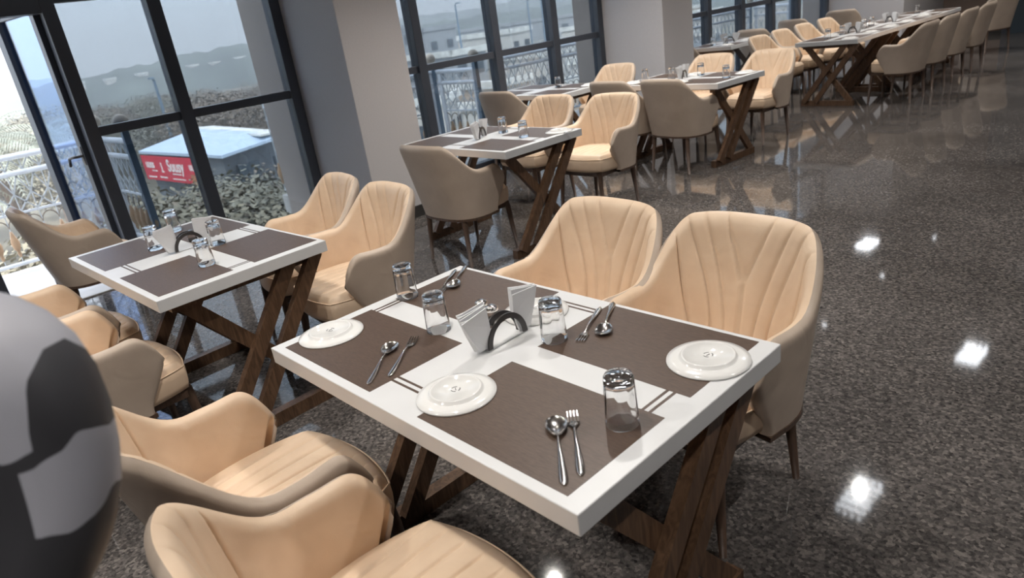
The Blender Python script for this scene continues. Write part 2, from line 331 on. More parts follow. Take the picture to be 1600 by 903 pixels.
# ------------------------------------------------------------------ chair (faces +Y, origin on the floor under the seat)
TH = .052
def plan(t, z, inset=0.0):
    f = (z - .33) / .5
    w = .250 + .045 * f - inset; yb = -(.222 + .118 * f) + inset; yc = -.04
    yf = .055 + .090 * sm(.34, .56, z)
    a = abs(t); sg = 1 if t >= 0 else -1
    if a > .55:
        k = (a - .55) / .45; return Vector((sg * w * (1 - .05 * k), yc + (yf - yc) * k, z))
    ph = a / .55 * pi / 2; n = 2 / 2.9
    return Vector((sg * w * abs(sin(ph)) ** n, yc - (yc - yb) * abs(cos(ph)) ** n, z))
def htop(t):
    a = abs(t)
    h = .850 - .193 * sm(.20, .53, a) - .010 * min(1, (a / .24) ** 2)
    h += .004 * sm(.60, .78, a); h -= .13 * max(0, (a - .76) / .24) ** 2.4
    return h
def shell_point(t, s):
    zb = .335; z = zb + (htop(t) - zb) * s
    return plan(t, z)
def groove(u, z):
    if z < .43: return 0
    g = 0; k = max(0, (z - .47) / .37); lines = []
    for sg in (-1, 1):
        lines.append((sg * .082 * max(0, min(1, (z - .63) / .21)), 1))
        for b, tp in ((.052, .160), (.104, .232)): lines.append((sg * (b + (tp - b) * k ** 1.5), 1))
        lines.append((sg * (.185 + .125 * k), 1.2))
    for x, m in lines:
        d = abs(u - x); g = max(g, m * (.0075 * math.exp(-(d / .0026) ** 2) + .0035 * math.exp(-(d / .011) ** 2)))
    return g
def chair():
    r = empty('tub_chair', cat='chair')
    # shell: outer and inner skin closed by rounded edges
    def skin(nt_, ns, outer):
        ts = []
        for i in range(nt_ + 1):
            q = -1 + 2 * i / nt_; ts.append(q)
        # crowd samples at the front edge
        ts = [(sin(q * pi / 2) * .35 + q * .65) for q in ts]
        if not outer: ts = [q * (.62 + .38 * q * q) for q in ts]
        ss = [(j / ns) for j in range(ns + 1)]; ss = [.55 * s_ + .45 * sin(s_ * pi / 2) for s_ in ss]
        V = []
        for s_ in ss:
            row = [shell_point(t, s_) for t in ts]; U = [0]
            for i in range(1, len(row)): U.append(U[-1] + (row[i] - row[i - 1]).length)
            mid = U[len(U) // 2]
            for i, t in enumerate(ts):
                a_, b_ = row[max(i - 1, 0)], row[min(i + 1, len(row) - 1)]
                tg = (b_ - a_); tg.z = 0; tg.normalize(); nrm = Vector((-tg.y, tg.x, 0))   # points inwards
                e1 = max(0, (abs(t) - .93) / .07); e2 = max(0, (s_ - .90) / .10)
                hw = TH / 2 * sqrt(max(0, 1 - min(1, e1) ** 2)) * sqrt(max(0, 1 - min(1, e2) ** 2))
                p = row[i].copy()
                if outer: p -= nrm * hw
                else:
                    bulge = .010 * sm(.3, .75, abs(t)) * sin(pi * min(1, s_ * 1.05)) if abs(t) > .3 else 0
                    g = groove(U[i] - mid, p.z) * (1 - e2 ** 3)
                    p += nrm * (hw * (1 + bulge * 20) - g)
                V.append(p)
        n = nt_ + 1; F = []
        for j in range(ns):
            for i in range(nt_):
                q = (j * n + i, j * n + i + 1, (j + 1) * n + i + 1, (j + 1) * n + i)
                F.append(q if outer else q[::-1])
        return V, F
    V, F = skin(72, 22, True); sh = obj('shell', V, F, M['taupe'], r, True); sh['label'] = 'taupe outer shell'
    V, F = skin(420, 30, False); obj('inner_back', V, F, M['leather'], r, True)
    # underside rim strip of the shell
    rim = MB(); a_ = [plan(-1 + 2 * i / 60, .335) for i in range(61)]
    V = []; F = []
    for i, p in enumerate(a_):
        tg = a_[min(i + 1, 60)] - a_[max(i - 1, 0)]; tg.normalize(); nm = Vector((-tg.y, tg.x, 0))
        V += [p - nm * .030, p + nm * .024, p - nm * .030 + Vector((0, 0, -.016)), p + nm * .024 + Vector((0, 0, -.016))]
    for i in range(60):
        k = 4 * i; F += [(k, k + 1, k + 5, k + 4), (k + 2, k + 6, k + 7, k + 3), (k, k + 4, k + 6, k + 2), (k + 1, k + 3, k + 7, k + 5)]
    obj('bottom_rail', V, F, M['legw'], r)
    # seat cushion
    NX, NY = 160, 24
    def sq(a, b, sx, sy, yc_):
        k = .30; x = a * sqrt(1 - k * b * b); y = b * sqrt(1 - k * a * a)
        n_ = 1 / sqrt(1 - k * .92)
        return Vector((x * sx, yc_ + y * sy, 0))
    V = []; F = []; SX, SY, YC = .246, .238, .012
    def tz(a, b): e_ = max(abs(a), abs(b)); return .472 + .012 * (1 - a * a) * (1 - b * b * .5) - .030 * max(0, (e_ - .86) / .14) ** 2
    for j in range(NY + 1):
        for i in range(NX + 1):
            a, b = -1 + 2 * i / NX, -1 + 2 * j / NY; p = sq(a, b, SX, SY, YC); p.z = tz(a, b)
            g = 0
            for q in range(-3, 4):
                xl = q * .046 * (1 + .45 * (p.y + .2) / .45); dd = (p.x - xl); g = max(g, math.exp(-(dd / .003) ** 2) + .5 * math.exp(-(dd / .011) ** 2))
            if abs(a) < .9 and b < .8: p.z -= g * .007
            V.append(p)
    n = NX + 1
    for j in range(NY):
        for i in range(NX): F.append((j * n + i, j * n + i + 1, (j + 1) * n + i + 1, (j + 1) * n + i))
    loop = [j * n for j in range(NY, 0, -1)] + list(range(0, NX)) + [NX + j * n for j in range(NY)] + [NY * n + i for i in range(NX, 0, -1)]
    prev = loop; L_ = len(loop)
    for sc, z in ((1.018, .436), (1.022, .415), (1.012, .375), (.99, .352), (.9, .342)):
        cur = []
        for k in loop: p = V[k]; cur.append(len(V)); V.append(Vector((p.x * sc, YC + (p.y - YC) * sc, z)))
        for k in range(L_): F.append((prev[(k + 1) % L_], prev[k], cur[k], cur[(k + 1) % L_]))
        prev = cur
    F.append(tuple(prev[::-1])); seat = obj('seat', V, F, M['leather'], r, True)
    pts = [V[k] for k in loop]; pts = [Vector((p.x * 1.012, YC + (p.y - YC) * 1.012, .445)) for p in pts]
    MB().tube(pts[::2] + [pts[0]], .0032, 5, False).build('piping', M['leather'], seat, True)
    for sx in (-1, 1):
        for sy, y in ((1, .205), (-1, -.195)):
            MB().tube([(sx * .185, y, .348), (sx * .190, y + .004 * sy, .3), (sx * .212, y + .025 * sy, .0)], [.020, .020, .0115], 12).build('leg', M['legw'], r, True)
    MB().bar((-.19, .2, .328), (.19, .2, .328), .03, .03).bar((-.19, -.19, .328), (.19, -.19, .328), .03, .03).bar((-.19, -.19, .328), (-.19, .2, .328), .03, .03).bar((.19, -.19, .328), (.19, .2, .328), .03, .03).build('seat_frame', M['legw'], r)
    return r
CH = Proto(chair())
G1 = 'tan leather chairs'
D = math.radians
CHAIRS = [
 # x, y, rotation (0 faces +y), label
 (-1.61, .45, 2, 'tan leather chair left of the two on the near side of the nearest table'),
 (-.985, .44, 0, 'tan leather chair at the bottom edge of the photo, nearest to the camera'),
 (-1.63, 1.60, 178, 'tan leather chair with fluted back, left of two beyond the nearest table'),
 (-1.07, 1.60, 180, 'tan leather chair with fluted back, right of two beyond the nearest table'),
 (-2.93, .35, 3, 'tan leather chair near side of the table by the open door, half behind the person'),
 (-3.53, .35, 3, 'tan leather chair near side of the table by the open door, mostly hidden'),
 (-5.17, .80, 0, 'tan leather chair seen from behind at far left, beside the open glass door'),
 (-2.93, 1.46, 176, 'tan leather chair beside the first column, beyond the table by the open door'),
 (-3.50, 1.50, 172, 'tan leather chair against the first window, beyond the table by the open door'),
 (-3.72, 2.84, 2, 'tan leather chair seen from behind in front of the table by the first column'),
 (-3.58, 4.08, 182, 'tan leather chair with fluted back, at the right of the table by the first column'),
 (-4.25, 4.06, 180, 'tan leather chair with fluted back behind the glasses of the table by the first column'),
 (-3.66, 5.42, -6, 'tan leather chair seen from behind, right of two before the middle table'),
 (-4.26, 5.42, -4, 'tan leather chair seen from behind, left of two before the middle table'),
 (-3.60, 6.62, 176, 'tan leather chair on the aisle side beyond the middle table, near the long row'),
 (-4.22, 6.55, 178, 'low-showing tan leather chair behind the glasses of the middle table'),
 (-5.42, 5.0, 4, 'tan leather chair seen from behind, at the left panes of the second window'),
 (-5.22, 6.18, 180, 'tan leather chair with fluted back in front of the second column'),
 (-5.52, 8.42, -4, 'tan leather chair seen from behind just past the second column, by the third window'),
 (-5.50, 10.25, 0, 'tan leather chair seen from behind, past the table against the third window'),
 (-5.50, 11.55, -4, 'tan leather chair in front of the right part of the third window'),
 (-5.30, 12.75, 8, 'tan leather chair in front of the third column, farthest on the window side'),
 (-3.05, 8.80, 90, 'tan leather chair nearest of the row on the aisle side of the long table'),
 (-3.05, 9.50, 90, 'tan leather chair second of the row on the aisle side of the long table'),
 (-3.05, 10.2, 90, 'tan leather chair third of the row on the aisle side of the long table'),
 (-3.05, 10.95, 90, 'tan leather chair fourth of the row on the aisle side of the long table'),
 (-4.42, 8.70, -90, 'tan leather chair nearest of the row on the window side of the long table'),
 (-4.48, 9.40, -90, 'tan leather chair second of the row on the window side of the long table'),
 (-4.50, 10.1, -90, 'tan leather chair third of the row on the window side of the long table'),
 (-4.50, 10.8, -90, 'tan leather chair fourth of the row on the window side of the long table'),
 (-3.25, 12.9, 60, 'tan leather chair by itself beyond the long table, near the slate door'),
]
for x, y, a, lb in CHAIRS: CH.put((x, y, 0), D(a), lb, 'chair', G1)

# ------------------------------------------------------------------ table (long side along X)
TW, TD, TZ = 1.172, .722, .75
def table():
    r = empty('trestle_table', cat='table')
    top = MB().bbox(-TW / 2, TW / 2, -TD / 2, TD / 2, TZ - .048, TZ, .0025).build('tabletop', M['white'], r)
    for sx0, sx1 in ((-.545, -.10), (.093, .54)):
        for sy0, sy1 in ((-.335, -.04), (.052, .345)):
            box('inlay_panel', sx0, sx1, sy0, sy1, TZ - .001, TZ + .0008, M['inlay'], top)
    for y in (-.268, -.250, .282, .300): box('inlay_strip', -.10, .093, y - .0036, y + .0036, TZ - .001, TZ + .0006, M['inlay'], top)
    for x in (-.530, -.512, .485, .503): box('inlay_strip', x - .0036, x + .0036, -.04, .052, TZ - .001, TZ + .0006, M['inlay'], top)
    MB().box(-.54, .54, -.30, .30, TZ - .062, TZ - .048).build('apron', M['legw'], r)
    for sx in (-1, 1):
        x = sx * .485
        t = empty('trestle', (0, 0, 0), parent=r)
        MB().bar((x, -.31, .031), (x, .31, .031), .05, .06).build('foot_bar', M['wood'], t)
        MB().bar((x, -.27, .70), (x, .27, .05), .035, .06).build('diagonal_board', M['wood'], t)
        for y0_, y1_ in ((-.27, .20), (-.13, .33)):
            MB().bar((x + .036, y0_, .05), (x + .036, y1_, .70), .035, .058).build('diagonal_board', M['wood'], t)
        MB().bar((x, -.30, .682), (x, .30, .682), .05, .036).build('top_bar', M['wood'], t)
    return r
TB = Proto(table())
TABLES = {'T1': (-1.263, .990, .013, 'white trestle table with brown inlays, nearest the camera, laid with four plates'),
 'T2': (-3.259, .876, .051, 'white trestle table with brown inlays beside the open glass door, laid with glasses only'),
 'T3': (-3.816, 3.195, -.003, 'white trestle table with brown inlays in front of the first grey column'),
 'T4': (-3.851, 5.78, -.061, 'white trestle table with brown inlays in the middle of the row, beyond the column table'),
 'T5': (-5.35, 5.36, .0, 'white trestle table pushed up against the second window'),
 'T6': (-3.70, 8.95, -pi / 2, 'white trestle table at the near end of the long joined row by the aisle'),
 'T7': (-3.70, 10.13, -pi / 2, 'white trestle table in the middle of the long joined row'),
 'T8': (-3.70, 11.31, -pi / 2, 'white trestle table at the far end of the long joined row'),
 'T9': (-5.42, 9.22, -pi / 2, 'white trestle table against the third window')}
for k, (x, y, a, lb) in TABLES.items(): TB.put((x, y, 0), a, lb, 'table', 'white trestle tables')
def TP(k, lx, ly, z=TZ + .0009):
    x, y, a, _ = TABLES[k]; a += pi if a < -1 else 0; return (x + cos(a) * lx - sin(a) * ly, y + sin(a) * lx + cos(a) * ly, z)
TN = {'T1': 'on the nearest table', 'T2': 'on the table by the open door', 'T3': 'on the table by the first column', 'T4': 'on the middle table', 'T5': 'on the table against the second window',
      'T6': 'on the near end of the long row', 'T7': 'on the middle of the long row', 'T8': 'on the far end of the long row', 'T9': 'on the table against the third window'}

# ------------------------------------------------------------------ plates (upside down)
def plate():
    r = empty('plate')
    MB().lathe([(.093, 0), (.0945, .0015), (.094, .004), (.080, .0080), (.068, .0100), (.0635, .0105), (.0615, .0165), (.0590, .0178), (.0560, .0176), (.0545, .0140), (.0, .0140)], 64).build('dish', M['china'], r, True)
    for a0, rr, wd in ((.2, .0105, .0019), (2.4, .0105, .0019), (4.3, .0105, .0019)):
        pts = [(rr * cos(a0 + k * .25), rr * sin(a0 + k * .25)) for k in range(6)]
        mb = MB()
        for p, q in zip(pts, pts[1:]): mb.bar((*p, .0143), (*q, .0143), wd, .0006)
        mb.bar((-.004, -.003, .0143), (.004, .003, .0143), wd, .0006)
        mb.build('maker_mark', M['china_mark'], r)
    return r
PL = Proto(plate())
def P_(k, lx, ly, lb): PL.put(TP(k, lx, ly), random.uniform(0, 6), lb, 'plate', 'upside-down white plates')
P_('T1', .096, -.222, 'upside-down white plate on the nearest table, in front of the napkin holder')
P_('T1', -.498, -.210, 'upside-down white plate at the left corner of the nearest table')
P_('T1', .488, .208, 'upside-down white plate at the right corner of the nearest table')
P_('T1', -.062, .205, 'upside-down white plate half hidden behind the napkins of the nearest table')
P_('T3', .49, .235, 'upside-down white plate on the right edge of the table in front of the first column')
P_('T4', .47, .24, 'upside-down white plate at the far right corner of the middle table')
P_('T4', -.07, .21, 'upside-down white plate behind the napkins of the middle table')
P_('T4', -.47, -.23, 'upside-down white plate at the left end of the middle table')
P_('T4', .08, -.24, 'upside-down white plate on the near side of the middle table')
P_('T5', -.42, -.24, 'upside-down white plate at the left end of the table against the second window')
P_('T5', .47, .20, 'upside-down white plate at the right end of the table against the second window')
P_('T6', -.47, -.23, 'upside-down white plate at the near corner of the long row')
P_('T6', .13, -.23, 'upside-down white plate at the far aisle-side place of the near table of the long row')
P_('T6', .10, .22, 'upside-down white plate on the window side of the near table of the long row')
P_('T7', -.45, -.23, 'upside-down white plate on the aisle side of the middle table of the long row')
P_('T7', .10, -.23, 'upside-down white plate farther along the aisle side of the middle table of the long row')
P_('T7', .10, .22, 'upside-down white plate on the window side of the middle table of the long row')
P_('T8', -.40, -.20, 'upside-down white plate on the aisle side of the far table of the long row')
P_('T8', -.40, .22, 'upside-down white plate on the window side of the far table of the long row')
P_('T9', -.42, -.2, 'upside-down white plate at the near end of the table against the third window')
P_('T9', .1, -.2, 'upside-down white plate on the far half of the table against the third window')

# ------------------------------------------------------------------ glasses (upside down tumblers)
def tumbler():
    H = .112
    def fl(a, z):
        k = sm(.030, .050, z) * (1 - sm(.098, .106, z))
        return 1 - .055 * k * abs(sin(a * 8 * pi)) ** .6 if False else 1 - .05 * k * (1 - abs(cos(a * 8 * pi)))
    outer = [(.0335, 0), (.0345, .0015), (.0340, .02), (.0335, .035), (.0328, .055), (.0318, .08), (.0308, .100), (.0300, .108), (.0275, H), (.0, H)]
    mb = MB(); mb.lathe(outer, 64, flute=fl)
    inner = [(.0335, 0), (.0320, .0012), (.0315, .02), (.0305, .045), (.0295, .070), (.0285, .088), (.0240, .095), (.0, .096)]
    n0 = len(mb.F); mb.lathe(inner, 64)
    mb.F[n0:] = [f[::-1] for f in mb.F[n0:]]
    return mb.build('tumbler', M['glass'], None, True)
GL = Proto(tumbler())
def G_(k, lx, ly, lb): GL.put(TP(k, lx, ly, TZ + .0012), random.uniform(0, 1), lb, 'glass', 'upturned clear tumblers')
G_('T1', .481, -.102, 'clear fluted tumbler upturned at the near right of the nearest table, by the spoon')
G_('T1', -.223, -.022, 'clear fluted tumbler upturned left of the napkin holder on the nearest table')
G_('T1', .104, .104, 'clear fluted tumbler upturned right of the napkin holder on the nearest table')
G_('T1', -.519, .083, 'clear fluted tumbler upturned at the far left edge of the nearest table')
G_('T2', -.206, -.077, 'clear tumbler upturned left of the napkins on the table by the open door')
G_('T2', -.46, .11, 'clear tumbler upturned at the window end of the table by the open glass door')
G_('T2', .070, .106, 'clear tumbler upturned behind the napkin holder on the table by the open door')
G_('T2', .342, -.063, 'clear tumbler upturned in front of the napkin holder on the table by the open door')
G_('T3', .012, .150, 'clear tumbler upturned behind the napkins on the table by the first column')
G_('T3', .343, .040, 'clear tumbler upturned right of the napkins on the table by the first column')
G_('T4', -.46, -.062, 'clear tumbler upturned at the left end of the middle table')
G_('T4', -.16, -.03, 'clear tumbler upturned left of the napkins on the middle table')
G_('T4', .03, .17, 'clear tumbler upturned behind the napkins on the middle table')
G_('T4', .46, -.05, 'clear tumbler upturned at the right end of the middle table')
G_('T5', .10, .12, 'clear tumbler upturned on the table against the second window')
G_('T6', .05, .08, 'clear tumbler upturned on the window side of the near table of the long row')
G_('T6', -.30, .10, 'clear tumbler upturned near the front of the long row')
G_('T7', -.45, .10, 'clear tumbler upturned at the near end of the middle table of the long row')
G_('T7', -.15, .12, 'clear tumbler upturned beside the napkins of the middle table of the long row')
G_('T8', .10, .05, 'clear tumbler upturned on the far table of the long row')
G_('T9', -.2, -.05, 'clear tumbler upturned on the table against the third window')
G_('T9', -.35, .05, 'clear tumbler upturned close to the glass on the table against the third window')

# ------------------------------------------------------------------ cutlery (points along +X: head at 0, handle to +X)
def strip(name, prof, mat, parent, thick=.0016):   # prof: x, half width, z
    V = []; F = []
    for x, w_, z in prof: V += [(x, -w_, z), (x, -w_ * .4, z + thick), (x, w_ * .4, z + thick), (x, w_, z), (x, 0, z - .0004)]
    for i in range(len(prof) - 1):
        k = 5 * i
        for j in range(5): F.append((k + j, k + (j + 1) % 5, k + 5 + (j + 1) % 5, k + 5 + j))
    F += [(4, 3, 2, 1, 0), tuple(range(5 * (len(prof) - 1), 5 * len(prof)))]
    return obj(name, V, F, mat, parent, True)
HAND = [(.046, .0035, .0035), (.060, .0026, .0075), (.080, .0028, .008), (.10, .0038, .006), (.13, .0062, .0028), (.160, .0080, .0010), (.176, .0075, .0008), (.183, .0045, .0008), (.186, .001, .0008)]
def spoon():
    r = empty('spoon'); V = []; F = []; N, K = 28, 7
    for side in (0, 1):
        for j in range(K + 1):
            rr = j / K
            for i in range(N):
                a = 2 * pi * i / N; ex = .031 * (1 + .10 * cos(a)) ; V.append((.020 + rr * ex * cos(a), rr * .0205 * sin(a) * (1 - .12 * cos(a)), .0006 + .0065 * rr * rr + (.0014 if side == 0 else 0)))
    o2 = (K + 1) * N
    for j in range(K):
        for i in range(N):
            q = (j * N + i, j * N + (i + 1) % N, (j + 1) * N + (i + 1) % N, (j + 1) * N + i); F.append(q[::-1] if False else q[::-1]); F.append(tuple(v + o2 for v in q))
    for i in range(N): F.append((K * N + i, K * N + (i + 1) % N, o2 + K * N + (i + 1) % N, o2 + K * N + i))
    obj('bowl', V, F, M['steel'], r, True); strip('handle', HAND, M['steel'], r); return r
def fork():
    r = empty('fork')
    strip('handle', HAND, M['steel'], r)
    strip('head', [(.028, .0115, .0012), (.034, .0120, .0010), (.040, .0095, .0018), (.046, .0045, .0033), (.050, .0032, .0045)], M['steel'], r)
    for k in range(4):
        y = (k - 1.5) * .0062
        MB().bar((.030, y, .0018), (.012, y, .0020), .0030, .0016).bar((.012, y, .0020), (-.004, y, .0048), .0024, .0014).build('tine', M['steel'], r)
    return r
SPN, FRK = Proto(spoon()), Proto(fork())
def cut(proto, k, hx, hy, tx, ty, lb, cat, grp):
    a = TABLES[k][2]; o = proto.put(TP(k, hx, hy, TZ + .0014), math.atan2(ty - hy, tx - hx) + a, lb, cat, grp); o.scale = (1.12, 1.12, 1.12)
for hx, hy, tx, ty, w_ in ((.366, -.176, .525, -.325, 'on the near mat of the nearest table'), (-.262, -.155, -.125, -.328, 'on the left mat of the nearest table'), (.200, .182, .106, .340, 'on the right mat of the nearest table'), (-.435, .200, -.530, .325, 'on the far left mat of the nearest table')):
    cut(SPN, 'T1', hx, hy, tx, ty, 'steel spoon bowl up ' + w_, 'spoon', 'steel spoons')
for hx, hy, tx, ty, w_ in ((.375, -.135, .535, -.290, 'on the near mat of the nearest table'), (-.240, -.095, -.108, -.280, 'on the left mat of the nearest table'), (.172, .128, .098, .285, 'on the right mat of the nearest table'), (-.440, .155, -.530, .275, 'on the far left mat of the nearest table')):
    cut(FRK, 'T1', hx, hy, tx, ty, 'steel fork tines up ' + w_, 'fork', 'steel forks')
cut(SPN, 'T3', .42, .20, .56, .20, 'steel spoon at the right edge of the table in front of the first column', 'spoon', 'steel spoons')
cut(SPN, 'T4', .02, -.16, .18, -.20, 'steel spoon on the near mat of the middle table', 'spoon', 'steel spoons')

# ------------------------------------------------------------------ napkin holder (arches in the Y-Z plane) and napkins
def holder():
    r = empty('napkin_holder')
    for x in (.0, -.026):
        R0, R1 = .070, .056; V = []; F = []; N = 32
        for x_ in (x - .0025, x + .0025):
            for k in range(N + 1):
                a = pi * k / N
                for R_ in (R0, R1): V.append((x_, R_ * cos(a), .003 + R_ * sin(a) * 1.08))
        o_ = 2 * (N + 1)
        for k in range(N):
            i = 2 * k; F += [(i, i + 1, i + 3, i + 2), (o_ + i, o_ + i + 2, o_ + i + 3, o_ + i + 1), (i, i + 2, o_ + i + 2, o_ + i), (i + 1, o_ + i + 1, o_ + i + 3, i + 3)]
        F += [(0, o_, o_ + 1, 1), (2 * N, 2 * N + 1, o_ + 2 * N + 1, o_ + 2 * N)]
        obj('arch', V, F, M['black'], r)
    box('foot_plate', -.026, .0, -.068, .068, 0, .002, M['white'], r)
    return r
NH = Proto(holder())
def napkin_stack():
    # folded paper fan, foot at the origin between the arches, opening towards -Y and up
    mb = MB(); n = 7
    for k in range(n):
        f = k / (n - 1); x = -.011 + .022 * f
        lean = .018 + .034 * f; top = .118 - .010 * abs(f - .5)
        a = Vector((x * .7, .020 - .006 * f, .003)); b = Vector((x * .7, -.020 + .006 * f, .003)); c = Vector((x * 1.6 - .004, -.048 - .014 * f, top - .012 * f)); d_ = Vector((x * 1.6 + .006, .034 - .020 * f, top + .012 * sin(k * 2.2)))
        t = Vector((.0012, 0, 0))
        m1 = (a + d_) / 2 + Vector((0, .010, 0)); m2 = (b + c) / 2 + Vector((0, -.002, 0))
        mb.add([a - t, b - t, m2 - t, c - t, d_ - t, m1 - t, a + t, b + t, m2 + t, c + t, d_ + t, m1 + t],
               [(0, 1, 2, 5), (5, 2, 3, 4), (6, 11, 8, 7), (11, 10, 9, 8), (0, 6, 7, 1), (1, 7, 8, 2), (2, 8, 9, 3), (3, 9, 10, 4), (4, 10, 11, 5), (5, 11, 6, 0)])
    return mb.build('napkins', M['paper'])
NP = Proto(napkin_stack())
def setnap(k, lx, ly, rot, where):
    a = TABLES[k][2] + rot + (pi if TABLES[k][2] < -1 else 0); p = TP(k, lx, ly); NH.put(p, a, 'black arched napkin holder ' + where, 'napkin holder', 'napkin holders')
    def off(ox, oy): return (p[0] + cos(a) * ox - sin(a) * oy, p[1] + sin(a) * ox + cos(a) * oy, p[2] + .0032)
    NP.put(off(-.016, -.078), a, 'paper napkin fan near side of the holder ' + where, 'napkins', 'paper napkin fans')
    NP.put(off(-.016, .072), a + pi, 'paper napkin fan far side of the holder ' + where, 'napkins', 'paper napkin fans')
setnap('T1', .004, .034, -.0, TN['T1'])
setnap('T2', -.01, .012, -.05, TN['T2'])
setnap('T3', -.02, -.02, .5, TN['T3'])
setnap('T4', -.03, -.0, .3, TN['T4'])
setnap('T6', .20, .0, -.35, TN['T6'])
setnap('T7', .18, .0, -.5, TN['T7'])
setnap('T9', 0, 0, .3, TN['T9'])
# shakers
def shaker(p, lb):
    r = empty('spice_shaker', p, 0, lb, 'shaker', 'glass spice shakers')
    MB().lathe([(0, 0), (.019, 0), (.021, .004), (.021, .030), (.017, .038), (.017, .040)], 20, flute=lambda a, z: 1 - .04 * abs(cos(a * 8 * pi))).build('jar', M['glass'], r, True)
    MB().lathe([(0, .003), (.0165, .003), (.0165, .018), (0, .020)], 16).build('grains', M['peppr'], r)
    MB().lathe([(.018, .040), (.019, .044), (.017, .052), (.008, .056), (0, .056)], 20).build('cap', M['steel'], r, True)
shaker(TP('T1', -.115, .090), 'glass spice shaker with a metal cap behind the holder on the nearest table')
shaker(TP('T1', -.170, .100), 'clear spice shaker farther behind the holder on the nearest table')
shaker(TP('T2', -.13, .07), 'glass spice shaker behind the holder on the table by the open door')

# ------------------------------------------------------------------ person at the left edge (back turned, walking past)
def person():
    r = empty('person', (-.892, -.128, -.018), D(46), 'person in a charcoal jacket with pale grey yoke, from behind at the left edge', 'person')
    def skinmesh(name, verts, edges, radii, mat, sub=2):
        me = bpy.data.meshes.new(name); me.from_pydata(verts, edges, []); o = bpy.data.objects.new(name, me); COL.objects.link(o); o.parent = r
        me.materials.append(mat)
        sk = o.modifiers.new('skin', 'SKIN'); sk.use_smooth_shade = True
        for i, rr in enumerate(radii): me.skin_vertices[0].data[i].radius = rr if isinstance(rr, tuple) else (rr, rr)
        me.skin_vertices[0].data[0].use_root = True
        ss = o.modifiers.new('sub', 'SUBSURF'); ss.levels = sub; ss.render_levels = sub
        return o
    # jointed body: pelvis, spine, neck, head, arms, legs; person faces +Y
    v = [(0, 0, .88), (0, 0, 1.02), (0, .01, 1.17), (0, 0, 1.29), (0, .0, 1.37), (0, .01, 1.44),
         (.13, 0, 1.345), (.222, -.005, 1.322), (.236, -.035, 1.20), (.170, -.11, 1.09), (.205, -.08, .95), (.235, -.06, .83),
         (-.13, 0, 1.335), (-.205, -.005, 1.305), (-.255, -.02, 1.17), (-.275, -.03, 1.04), (-.27, .0, .93), (-.26, .02, .83),
         (.095, 0, .80), (.10, .02, .46), (.10, .0, .09), (.10, .13, .04), (-.095, 0, .80), (-.10, .06, .47), (-.10, -.04, .10), (-.10, .09, .04)]
    ed = [(0, 1), (1, 2), (2, 3), (3, 4), (4, 5), (3, 6), (6, 7), (7, 8), (8, 9), (9, 10), (10, 11), (3, 12), (12, 13), (13, 14), (14, 15), (15, 16), (16, 17), (0, 18), (18, 19), (19, 20), (20, 21), (0, 22), (22, 23), (23, 24), (24, 25)]
    ra = [(.11, .14), (.10, .12), (.11, .14), (.10, .12), .07, .052, .084, .082, .060, .046, .042, .034, .084, .082, .060, .046, .042, .034, .095, .07, .05, .04, .095, .07, .05, .04]
    skinmesh('body', v, ed, ra, M['suit'])
    for sx in (-1, 1):
        b0 = Vector((.235, -.06, .83)) if sx > 0 else Vector((-.26, .02, .83))
        skinmesh('hand', [b0, b0 + Vector((0, .02, -.05)), b0 + Vector((0, .03, -.09))], [(0, 1), (1, 2)], [(.020, .026), (.018, .036), (.014, .036)], M['skin'])
        for k in range(4):
            q = b0 + Vector((0, .005 + .019 * k, -.09 + .004 * abs(k - 1.5))); ln = (.062, .072, .068, .054)[k]
            skinmesh('finger', [q, q + Vector((-sx * .004, .004, -ln * .5)), q + Vector((-sx * .016, .006, -ln))], [(0, 1), (1, 2)], [.0095, .0088, .0075], M['skin'], 1)
        skinmesh('thumb', [b0 + Vector((0, .045, -.03)), b0 + Vector((-sx * .006, .075, -.06)), b0 + Vector((-sx * .008, .08, -.095))], [(0, 1), (1, 2)], [.012, .0105, .008], M['skin'], 1)
        MB().tube([b0 + Vector((0, -.03, .055)), b0 + Vector((0, -.003, .01))], [.050, .048], 20, False).build('shirt_cuff', M['shirt'], r, True)
    # head with face and hair
    mb = MB(); N, K = 32, 22; V = []; F = []
    for j in range(K + 1):
        th = pi * j / K
        for i in range(N):
            a = 2 * pi * i / N; x = .076 * sin(th) * cos(a); y = .095 * sin(th) * sin(a); z = .118 * cos(th)
            if z < 0: x *= 1 + z * 1.6; y *= 1 + z * .9
            if y > 0:
                y += .020 * math.exp(-((x / .014) ** 2) - ((z + .015) / .022) ** 2) + .006 * math.exp(-((x / .022) ** 2) - ((z + .058) / .010) ** 2)
                for s_ in (-1, 1): y -= .008 * math.exp(-(((x - s_ * .032) / .016) ** 2) - ((z - .008) / .012) ** 2)
            V.append((x, y + .02, z + 1.56))
    for j in range(K):
        for i in range(N): F.append((j * N + i, (j + 1) * N + i, (j + 1) * N + (i + 1) % N, j * N + (i + 1) % N))
    hd = obj('head', V, F, M['skin'], r, True)
    for s_ in (-1, 1):
        MB().lathe([(0, -.010), (.007, -.007), (.010, 0), (.007, .007), (0, .010)], 12, (s_ * .031, .101, 1.567)).build('eye', M['china'], hd, True)
        MB().lathe([(0, -.028), (.012, -.018), (.016, 0), (.014, .018), (0, .028)], 12, (s_ * .077, .012, 1.555)).build('ear', M['skin'], hd, True)
    V2 = []; F2 = []
    for j in range(14):
        th = pi * .60 * j / 13
        for i in range(N):
            a = 2 * pi * i / N; front = max(0, sin(a)); t2 = th * (1 - .42 * front)
            V2.append((.084 * sin(t2) * cos(a), .104 * sin(t2) * sin(a) + .016, .127 * cos(t2) + 1.56))
    for j in range(13):
        for i in range(N): F2.append((j * N + i, (j + 1) * N + i, (j + 1) * N + (i + 1) % N, j * N + (i + 1) % N))
